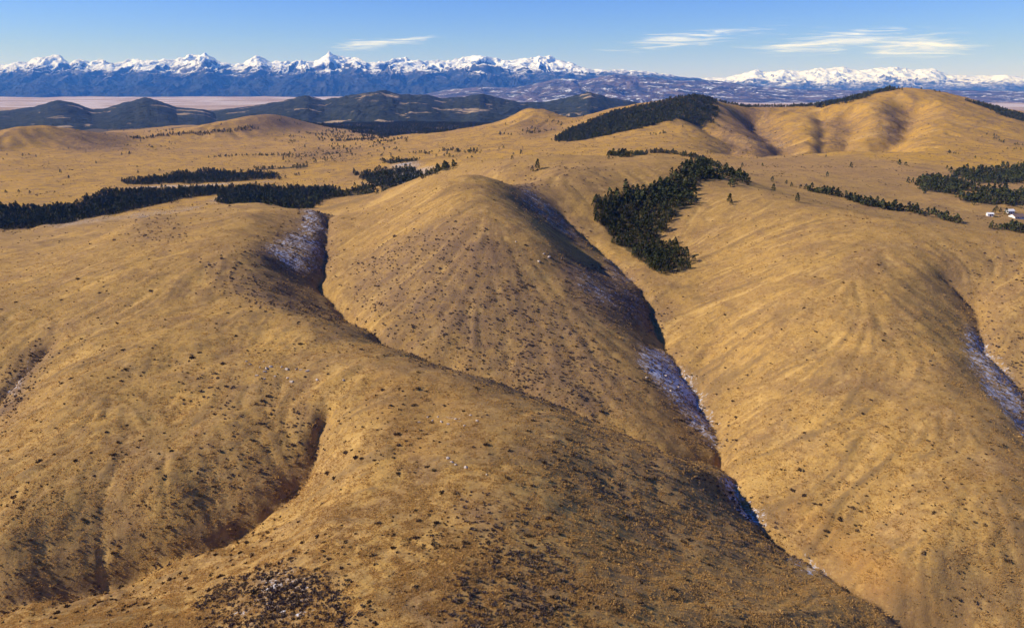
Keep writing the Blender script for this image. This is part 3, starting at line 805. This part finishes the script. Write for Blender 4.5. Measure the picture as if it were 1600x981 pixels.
# ------------------------------------------------------------------ trees
def fill(P, spacing, jitter=0.8, keep=1.0):
    P = np.asarray(P); lo, hi = P.min(0), P.max(0)
    xs = np.arange(lo[0], hi[0], spacing); ys = np.arange(lo[1], hi[1], spacing)
    X, Y = np.meshgrid(xs, ys); X = X.ravel(); Y = Y.ravel()
    X = X + RNG.uniform(-.5, .5, len(X)) * spacing * jitter; Y = Y + RNG.uniform(-.5, .5, len(Y)) * spacing * jitter
    jx = X + fbm(X / 14, Y / 14, 3, 8) * spacing * 3.0; jy = Y + fbm(X / 14 + 9, Y / 14, 3, 9) * spacing * 5
    k = inside(jx, jy, P) & (RNG.random(len(X)) < keep) & (perlin(X / (spacing * 5), Y / (spacing * 5), 12) > -0.62 + (1 - keep))
    return np.stack([X[k], Y[k]], -1)
LINES = [     # (region, line in the picture, half width m, spacing, size)
 ('hedgerow', [(1255,297),(1290,306),(1320,313),(1360,323),(1400,331),(1440,336),(1470,344),(1512,354)], 7.0, 3.4, 1.0),
 ('valley_edge', [(1532,356),(1570,361),(1610,366),(1660,370)], 7.0, 3.4, 1.0),
 ('upper_belt', [(200,216),(260,212),(330,208),(400,200)], 16.0, 7.0, 1.1),
 ('upper_belt', [(330,247),(400,243),(470,246),(540,240)], 10.0, 8.0, 0.9),
 ('plain_copse', [(640,240),(690,236),(750,240)], 9.0, 7.0, 0.9),
 ('arc', [(965,247),(1000,241),(1050,239),(1090,248),(1122,262)], 6.0, 3.6, 0.95),
 ('ridge_crest', [(1112,154),(1150,161),(1180,167),(1230,168),(1300,164)], 16.0, 5.5, 1.2),
 ('hill_shoulder', [(1290,167),(1320,158),(1345,148),(1370,141),(1395,136)], 55.0, 5.5, 1.25),
 ('hill_shoulder', [(1530,162),(1570,176),(1600,188),(1640,200)], 55.0, 5.5, 1.25),
 ('hill_shoulder', [(1402,135),(1440,138),(1462,142)], 8.0, 14.0, 0.9),
]
SINGLES = [(1205,284),(1228,288),(1236,292),(1208,299),(1140,317),(1142,322),(1245,316),(1292,276),(1160,262),(5,250),(10,302),(30,301),(48,303),(85,302),(1330,262),(1405,258),(1415,259),(1290,246),
           (840,266),(832,268),(800,250),(1470,292),(1556,330),(1562,333),(1571,336),(1552,334),(150,256),(250,268),(215,262),(95,270),(660,280)]
tree_list = []        # x, y, region, size
for reg, poly, sp, sz, kp in FORESTS:
    for x, y in fill(poly if isinstance(poly, np.ndarray) else plan(poly), sp, keep=kp): tree_list.append((x, y, reg, sz))
for reg, line, hw, sp, sz in LINES:
    Lw = np.array([hit(px, py) for px, py in line])
    if reg in ('hedgerow', 'valley_edge', 'ridge_crest'): Lw = Lw * 1.012
    for x, y in fill(ribbon(Lw, hw), sp, keep=0.9): tree_list.append((x, y, reg, sz))
for px, py in SINGLES:
    x, y = hit(px, py); tree_list.append((x, y, 'single', 1.0))
# small trees and clumps strewn over the far plain
RX, RY = RNG.uniform(-2600, 1300, 60000), RNG.uniform(980, 3600, 60000)
dn = fbm(RX / 260, RY / 150, 4, 301) + 0.35 * perlin(RX / 40, RY / 25, 302)
kk = (np.abs(RX + 300) < RY * 0.75) & (dn > 0.36) & (RX < 250 + 0.0 * RY) & (RNG.random(len(RX)) < 0.5)
for x, y in list(zip(RX[kk], RY[kk]))[:3500]: tree_list.append((x, y, 'single', 0.9))
RX, RY = RNG.uniform(250, 1400, 9000), RNG.uniform(650, 1500, 9000)
kk = (np.abs(RX) < RY * 0.8) & (fbm(RX / 120, RY / 70, 3, 303) > 0.42)
for x, y in list(zip(RX[kk], RY[kk]))[:160]: tree_list.append((x, y, 'single', 0.7))
T_LABEL = {
 'grove': ('dark green pine in the dense grove filling the hollow beside the snowy gully', 'pines of the grove beside the gully'),
 'clump': ('small dark pine in the little clump just uphill of the dense grove', 'pines of the little clump above the grove'),
 'arc': ('dark pine in the thin curved row on the rise behind the grove', 'pines of the curved row'),
 'hedgerow': ('dark pine in the long line along the back edge of the golden slope', 'pines along the back edge of the slope'),
 'valley_edge': ('dark pine in the short row in front of the white farm buildings', 'pines in front of the farm buildings'),
 'single': ('lone small dark tree scattered on the open golden grassland', 'lone trees on the open grass'),
 'lower_belt': ('dark pine in the broad tree belt crossing the golden plain', 'pines of the broad belt'),
 'far_copse': ('dark pine in the thick copses below the big bare hill', 'pines of the copses below the bare hill'),
 'upper_belt': ('dark pine in the narrow tree belt beyond the broad one', 'pines of the narrow belt'),
 'plain_copse': ('dark pine in the thin copses behind the middle hill', 'pines of the thin copses'),
}
S_LABEL = {
 'lower_belt': 'broad dark belt of pines crossing the golden plain', 'upper_belt': 'narrow dark belt of pines beyond the broad belt',
 'plain_copse': 'thin dark pine copses behind the middle hill', 'far_copse': 'thick dark pine copses below the big bare hill',
 'ridge_wood': 'dark pine wood covering the low ridge left of the bare hill', 'plain_wood': 'loose dark pine wood on the far plain before the wooded hills',
 'ridge_crest': 'thin line of pines along the saddle crest', 'hill_shoulder': 'dark pines on both shoulders of the big bare hill',
 'hedgerow': 'rest of the pine row along the slope edge', 'arc': 'rest of the curved pine row on the rise', 'grove': 'rest of the pine grove', 'valley_edge': 'rest of the pine row by the farm',
 'clump': 'rest of the small pine clump', 'single': 'small far trees dotted over the open grass plain',
}
tree_list.sort(key=lambda t: math.hypot(t[0], t[1]) - (1e6 if t[2] in ('single',) and t[1] < 700 else 0))
N_IND = 298
GROVE = [(k, hit(*p)) for k, p in {'in the thick of the grove beside the snowy gully': (975, 335), 'on the sunny side of the gully grove': (1050, 325),
         'at the lower tip of the gully grove': (1050, 412), 'in the narrow uphill tail of the gully grove': (1090, 270), 'at the upper margin of the gully grove': (990, 308)}.items()]
for k, (x, y, reg, sz) in enumerate(tree_list[:N_IND]):
    tm, cm, lm, h = TREES[RNG.integers(0, 4)]
    e = bpy.data.objects.new('pine_tree', None); COL.objects.link(e); e.empty_display_size = 0.5
    e.location = (x, y, float(hz(x, y)) - 0.1); e.rotation_euler = (0, 0, RNG.random() * 6.28)
    s = sz * RNG.uniform(0.7, 1.2); e.scale = (s * RNG.uniform(.9, 1.15), s, s)
    lab, grp = T_LABEL.get(reg, T_LABEL['single'])
    if reg == 'grove':
        part = min(GROVE, key=lambda g: math.hypot(x - g[1][0], y - g[1][1]))[0]
        lab = ('tall' if s * h > 6.2 else 'short' if s * h < 4.3 else 'middling') + ' dark pine ' + part; grp = 'pines ' + part
    tag(e, lab, 'tree', grp)
    for nm, m in (('trunk', tm), ('crown', cm)):
        c_ = bpy.data.objects.new(nm, m); COL.objects.link(c_); c_.parent = e
rest = {}
for t in tree_list[N_IND:]: rest.setdefault(t[2], []).append(t)
for reg, L in rest.items():
    P = np.array([(t[0], t[1]) for t in L]); z = hz(P[:, 0], P[:, 1])
    s = np.array([t[3] for t in L]) * RNG.uniform(0.65, 1.25, len(L))
    scatter({'single': 'distant_trees'}.get(reg, 'pine_wood'), np.column_stack([P, z - 0.2]), np.column_stack([s, s, s]), [t[2] for t in TREES], S_LABEL[reg], 'trees')
print('trees', len(tree_list), {k: len(v) for k, v in rest.items()})

# ------------------------------------------------------------------ shrubs, brush, grass
def screen_even(N, ymin, ymax, umax=0.95):
    """points on the near ground, thinning with distance"""
    Y = 1 / (1 / ymin + RNG.random(N) * (1 / ymax - 1 / ymin))
    U = RNG.uniform(-umax, umax, N)
    return U * Y, Y
# shrubs that stand out one by one
SPOTS = [(540,708),(556,716),(512,740),(522,748),(264,828),(1238,768),(1256,776),(1272,788),(1332,794),(1495,936),(1290,832),(940,645),(1312,812),(1120,665),(1150,690),(1372,414),
         (300,560),(312,552),(130,815),(620,680),(850,724),(1140,770),(420,620),(410,628),(740,700),(760,696),(420,905),(690,770),(900,735),(1560,530),(1100,640),(1145,628),(1150,652)]
shr = [tuple(hit(*p)) + (RNG.uniform(1.1, 1.7),) for p in SPOTS]
X, Y = screen_even(1400, 95, 330, 0.8)
k = (perlin(X / 30, Y / 30, 66) + RNG.normal(0, .25, len(X)) > 0.12)
for x, y in list(zip(X[k], Y[k]))[:262]: shr.append((x, y, RNG.uniform(0.65, 1.35)))
def zone(x, y):
    best = None
    for nm, c_ in ZONES:
        d = math.hypot(x - c_[0], (y - c_[1]))
        if best is None or d < best[0]: best = (d, nm)
    return best[1]
ZONES = [(k, hit(*p)) for k, p in {
 'on the rounded near knoll below the spur': (700, 850), 'on the near slope dropping to the lower gully': (1080, 850), 'on the broad golden slope across the main gully': (1320, 620),
 'on the flank of the left hill above the narrow gully': (200, 680), 'on the crest of the left hill': (260, 430), 'on the face of the middle hill': (720, 440),
 'on the pale slope beside the narrow lower gully': (200, 960), 'on the low spur between the two draws': (640, 610), 'on the golden slope above the rusty gully bank': (1450, 850)}.items()]
for x, y, s in shr:
    o = bpy.data.objects.new('shrub', SHRUBS[RNG.integers(0, 4)]); COL.objects.link(o)
    o.location = (x, y, float(hz(x, y)) - 0.05); o.rotation_euler = (0, 0, RNG.random() * 6.28)
    o.scale = (s * 1.15, s * RNG.uniform(.8, 1.1), s * RNG.uniform(.65, .95))
    zn = zone(x, y)
    tag(o, ('big' if s > 1.15 else 'small' if s < 0.85 else 'mid-sized') + ' dark brown shrub ' + zn, 'shrub', 'shrubs ' + zn)
# low scrub everywhere
X, Y = screen_even(15000, 80, 620)
k = (perlin(X / 26, Y / 26, 14) * 0.9 + perlin(X / 7, Y / 7, 15) * 0.6 + RNG.normal(0, .3, len(X)) + 0.5 * sample(M_BRUSH, X, Y) > 0.08)
X, Y = X[k], Y[k]
FX, FY = RNG.uniform(-1900, 1700, 120000), RNG.uniform(560, 2300, 120000)
kf = (np.abs(FX) < FY * 0.8) & (perlin(FX / 90, FY / 60, 17) * 0.8 + perlin(FX / 22, FY / 18, 18) * 0.7 - 0.12 * sample(STREAK, FX, FY) + RNG.normal(0, .25, len(FX)) > 0.22)
X, Y = np.concatenate([X, FX[kf]]), np.concatenate([Y, FY[kf]])
s = RNG.lognormal(-0.75, 0.36, len(X)) * np.minimum(1 + Y / 700, 2.3)
scatter('low_scrub', np.column_stack([X, Y, hz(X, Y)]), np.column_stack([s, s, s * 0.8]), LOWSHRUB, 'small brown scrub dotted over the golden hillsides', 'scrub')
# brush on the shaded sides
X, Y = screen_even(260000, 85, 2600, 0.85)
k = RNG.random(len(X)) < 0.7 * sample(M_BRUSH, X, Y) * (0.35 + 0.65 * smooth(-0.2, 0.3, perlin(X / 9, Y / 9, 33)))
X, Y = X[k], Y[k]
FX, FY = RNG.uniform(-1500, 1500, 90000), RNG.uniform(900, 2900, 90000)
kf = (np.abs(FX) < FY * 0.8) & (RNG.random(len(FX)) < sample(M_BRUSH, FX, FY) * smooth(-0.25, 0.25, perlin(FX / 45, FY / 45, 36)))
X, Y = np.concatenate([X, FX[kf]]), np.concatenate([Y, FY[kf]])
s = RNG.lognormal(-0.35, 0.3, len(X)) * np.minimum(0.75 + Y / 900, 2.2)
scatter('leafless_brush', np.column_stack([X, Y, hz(X, Y)]), np.column_stack([s, s, s * 0.85]), BRUSHES, 'leafless purplish brown brush on the shaded gully sides', 'brush')
print('brush', len(X))
X, Y = screen_even(560000, 80, 420, 0.92)
k = RNG.random(len(X)) > sample(M_SNOW, X, Y) * 0.8
k &= RNG.random(len(X)) < 0.15 + 0.85 * smooth(-0.3, 0.3, perlin(X / 3.6, Y / 3.6, 81) + 0.6 * perlin(X / 15, Y / 15, 82) - 0.12 * sample(STREAK, X, Y))
X, Y = X[k], Y[k]
s = RNG.lognormal(-0.12, 0.4, len(X)) * (0.72 + Y / 800)
scatter('dry_grass', np.column_stack([X, Y, hz(X, Y)]), np.column_stack([s, s, s * RNG.uniform(.5, 1.0, len(X))]), TUFTS, 'golden dry bunch grass covering the hills', 'grass')
print('grass', len(X))


# ------------------------------------------------------------------ rocks
def rock_mesh(seed):
    import bmesh
    bm = bmesh.new(); bmesh.ops.create_icosphere(bm, subdivisions=2, radius=0.5)
    rr = random.Random(seed)
    planes = [(Vector((rr.uniform(-1, 1), rr.uniform(-1, 1), rr.uniform(-.6, 1))).normalized(), rr.uniform(0.24, 0.40)) for _ in range(9)]
    for v in bm.verts:
        for nn, d in planes:
            k = v.co.dot(nn) - d
            if k > 0: v.co -= nn * k
        v.co.z *= 0.75
    me = bpy.data.meshes.new('rock'); bm.to_mesh(me); bm.free(); me.materials.append(M_ROCK)
    return me
ROCKS = [rock_mesh(i) for i in range(5)]
ROCK_SPOTS = [
 ('on the stony patch halfway up the left hill', [(385,566),(391,570),(412,565),(406,575),(416,576),(414,581),(430,588),(413,592),(448,578),(450,592),(463,578),(470,578),(480,580),(440,574),(456,597),(495,594),(537,595),(424,573),(402,588)], (0.6, 1.2)),
 ('on the stony crest of the low spur', [(668,652),(676,658),(690,660),(700,664),(725,666),(684,652),(712,655),(655,660),(735,650),(745,658)], (0.5, 0.9)),
 ('on top of the rounded near knoll', [(706,722),(712,727),(728,732),(760,742),(700,716)], (0.5, 0.9)),
 ('on the crest of the middle hill', [(858,402),(850,397),(806,378),(842,410)], (0.8, 1.4)),
 ('beside the snow in the main gully', [(1010,590),(1030,600),(1048,612),(1060,606),(1075,628),(1040,588),(1090,640),(1112,700),(1150,760),(1172,786)], (0.6, 1.1)),
]
for where, spots, (a, c_) in ROCK_SPOTS:
    for px, py in spots:
        x, y = hit(px, py); s = RNG.uniform(a, c_)
        o = bpy.data.objects.new('rock', ROCKS[RNG.integers(0, 5)]); COL.objects.link(o)
        o.location = (x, y, float(hz(x, y)) + 0.12 * s); o.rotation_euler = (0, 0, RNG.random() * 6.28); o.scale = (s * 1.5, s * 1.2, s * 1.1)
        tag(o, ('large' if s > (a + c_) / 2 else 'small') + ' pale rock ' + where, 'rock', 'rocks ' + where)

# ------------------------------------------------------------------ farm buildings in the valley
def flat_mat(name, c1, c2, sc=2.0):
    B = NB(name, 0.8, 0.15); B.color(B.mix(B.noise(sc, 4), c1, c2)); return B.m
M_WALL = flat_mat('white_siding', (0.72, 0.70, 0.66), (0.82, 0.80, 0.77)); M_ROOF = flat_mat('brown_roofing', (0.16, 0.10, 0.075), (0.24, 0.16, 0.12))
M_PALE = flat_mat('pale_metal_roof', (0.62, 0.60, 0.58), (0.74, 0.72, 0.70)); M_GLASS = flat_mat('dark_window_glass', (0.03, 0.035, 0.04), (0.05, 0.055, 0.06)); M_DOOR = flat_mat('brown_door', (0.14, 0.08, 0.05), (0.18, 0.11, 0.07))
def part(name, V, F, mat, parent):
    o = bpy.data.objects.new(name, raw_mesh(name, V, F, [mat])); COL.objects.link(o); o.parent = parent; return o
def boxg(x0, x1, y0, y1, z0, z1):
    return [(x, y, z) for x in (x0, x1) for y in (y0, y1) for z in (z0, z1)], [(0, 1, 3, 2), (4, 6, 7, 5), (0, 4, 5, 1), (2, 3, 7, 6), (0, 2, 6, 4), (1, 5, 7, 3)]
def building(name, px, py, L, D, H, RH, rz, roof_m, label, wins):
    x, y = hit(px, py)
    e = bpy.data.objects.new(name, None); COL.objects.link(e)
    e.location = (x, y, float(min(hz(x + a, y + b_) for a in (-L / 2, L / 2) for b_ in (-D / 2, D / 2)))); e.rotation_euler = (0, 0, rz)
    tag(e, label, 'building', None)
    l, d = L / 2, D / 2
    V = [(-l, -d, 0), (l, -d, 0), (l, d, 0), (-l, d, 0), (-l, -d, H), (l, -d, H), (l, d, H), (-l, d, H), (-l, 0, H + RH), (l, 0, H + RH)]
    part('wall', V, [(0, 1, 5, 4), (2, 3, 7, 6), (1, 2, 6, 9, 5), (3, 0, 4, 8, 7)], M_WALL, e)
    o_, th = 0.45, 0.18
    k = RH / d; ze = H - o_ * k
    RV = []
    for xx in (-l - o_, l + o_):
        RV += [(xx, -d - o_, ze + 0.02), (xx, 0, H + RH + 0.02), (xx, d + o_, ze + 0.02), (xx, -d - o_, ze + th), (xx, 0, H + RH + th), (xx, d + o_, ze + th)]
    part('roof', RV, [(3, 4, 10, 9), (4, 5, 11, 10), (0, 6, 7, 1), (1, 7, 8, 2), (0, 3, 9, 6), (2, 8, 11, 5), (0, 1, 4, 3), (1, 2, 5, 4), (6, 9, 10, 7), (7, 10, 11, 8)], roof_m, e)
    part('door', *boxg(-0.5, 0.5, -d - 0.05, -d + 0.02, 0, 2.05), M_DOOR, e)
    for wx in wins:
        part('window', *boxg(wx - 0.55, wx + 0.55, -d - 0.04, -d + 0.02, 0.95, 2.1), M_GLASS, e)
building('farmhouse', 1588, 341, 11, 7, 2.7, 1.9, 0.25, M_ROOF, 'white farmhouse with brown gable roof beside dark trees in the valley', (-3.6, -1.8, 2.2, 4.0))
building('shed', 1546, 338, 4.6, 3.6, 2.4, 0.9, -0.2, M_PALE, 'small white shed with pale roof left of the dark farm trees', (1.4,))
building('barn', 1577, 334, 5.5, 4.5, 3.0, 1.2, 0.1, M_PALE, 'white barn with pale roof behind the brown roofed farmhouse', (-1.6, 1.6))

# ------------------------------------------------------------------ haze
HZ = NB('haze_air')
HZ.n.remove(HZ.b)
vol = HZ.n.new('ShaderNodeVolumePrincipled')
vol.inputs['Color'].default_value = (0.075, 0.285, 1.0, 1)
vol.inputs['Absorption Color'].default_value = (1, 1, 1, 1)
vol.inputs['Density'].default_value = 3.7e-5
HZ.l.new(vol.outputs[0], HZ.out.inputs['Volume'])
x0, x1, y0, y1, z0, z1 = -56000, 56000, -3000, 45000, float(GZ.min()) - 160, 2300
hv = [(x, y, z) for x in (x0, x1) for y in (y0, y1) for z in (z0, z1)]
hf = [(0, 1, 3, 2), (4, 6, 7, 5), (0, 4, 5, 1), (2, 3, 7, 6), (0, 2, 6, 4), (1, 5, 7, 3)]
ho = bpy.data.objects.new('haze', raw_mesh('haze', hv, hf, [HZ.m])); COL.objects.link(ho)
ho['kind'] = 'stuff'; ho['label'] = 'thin blue haze in the air before the far mountains'; ho['category'] = 'haze'
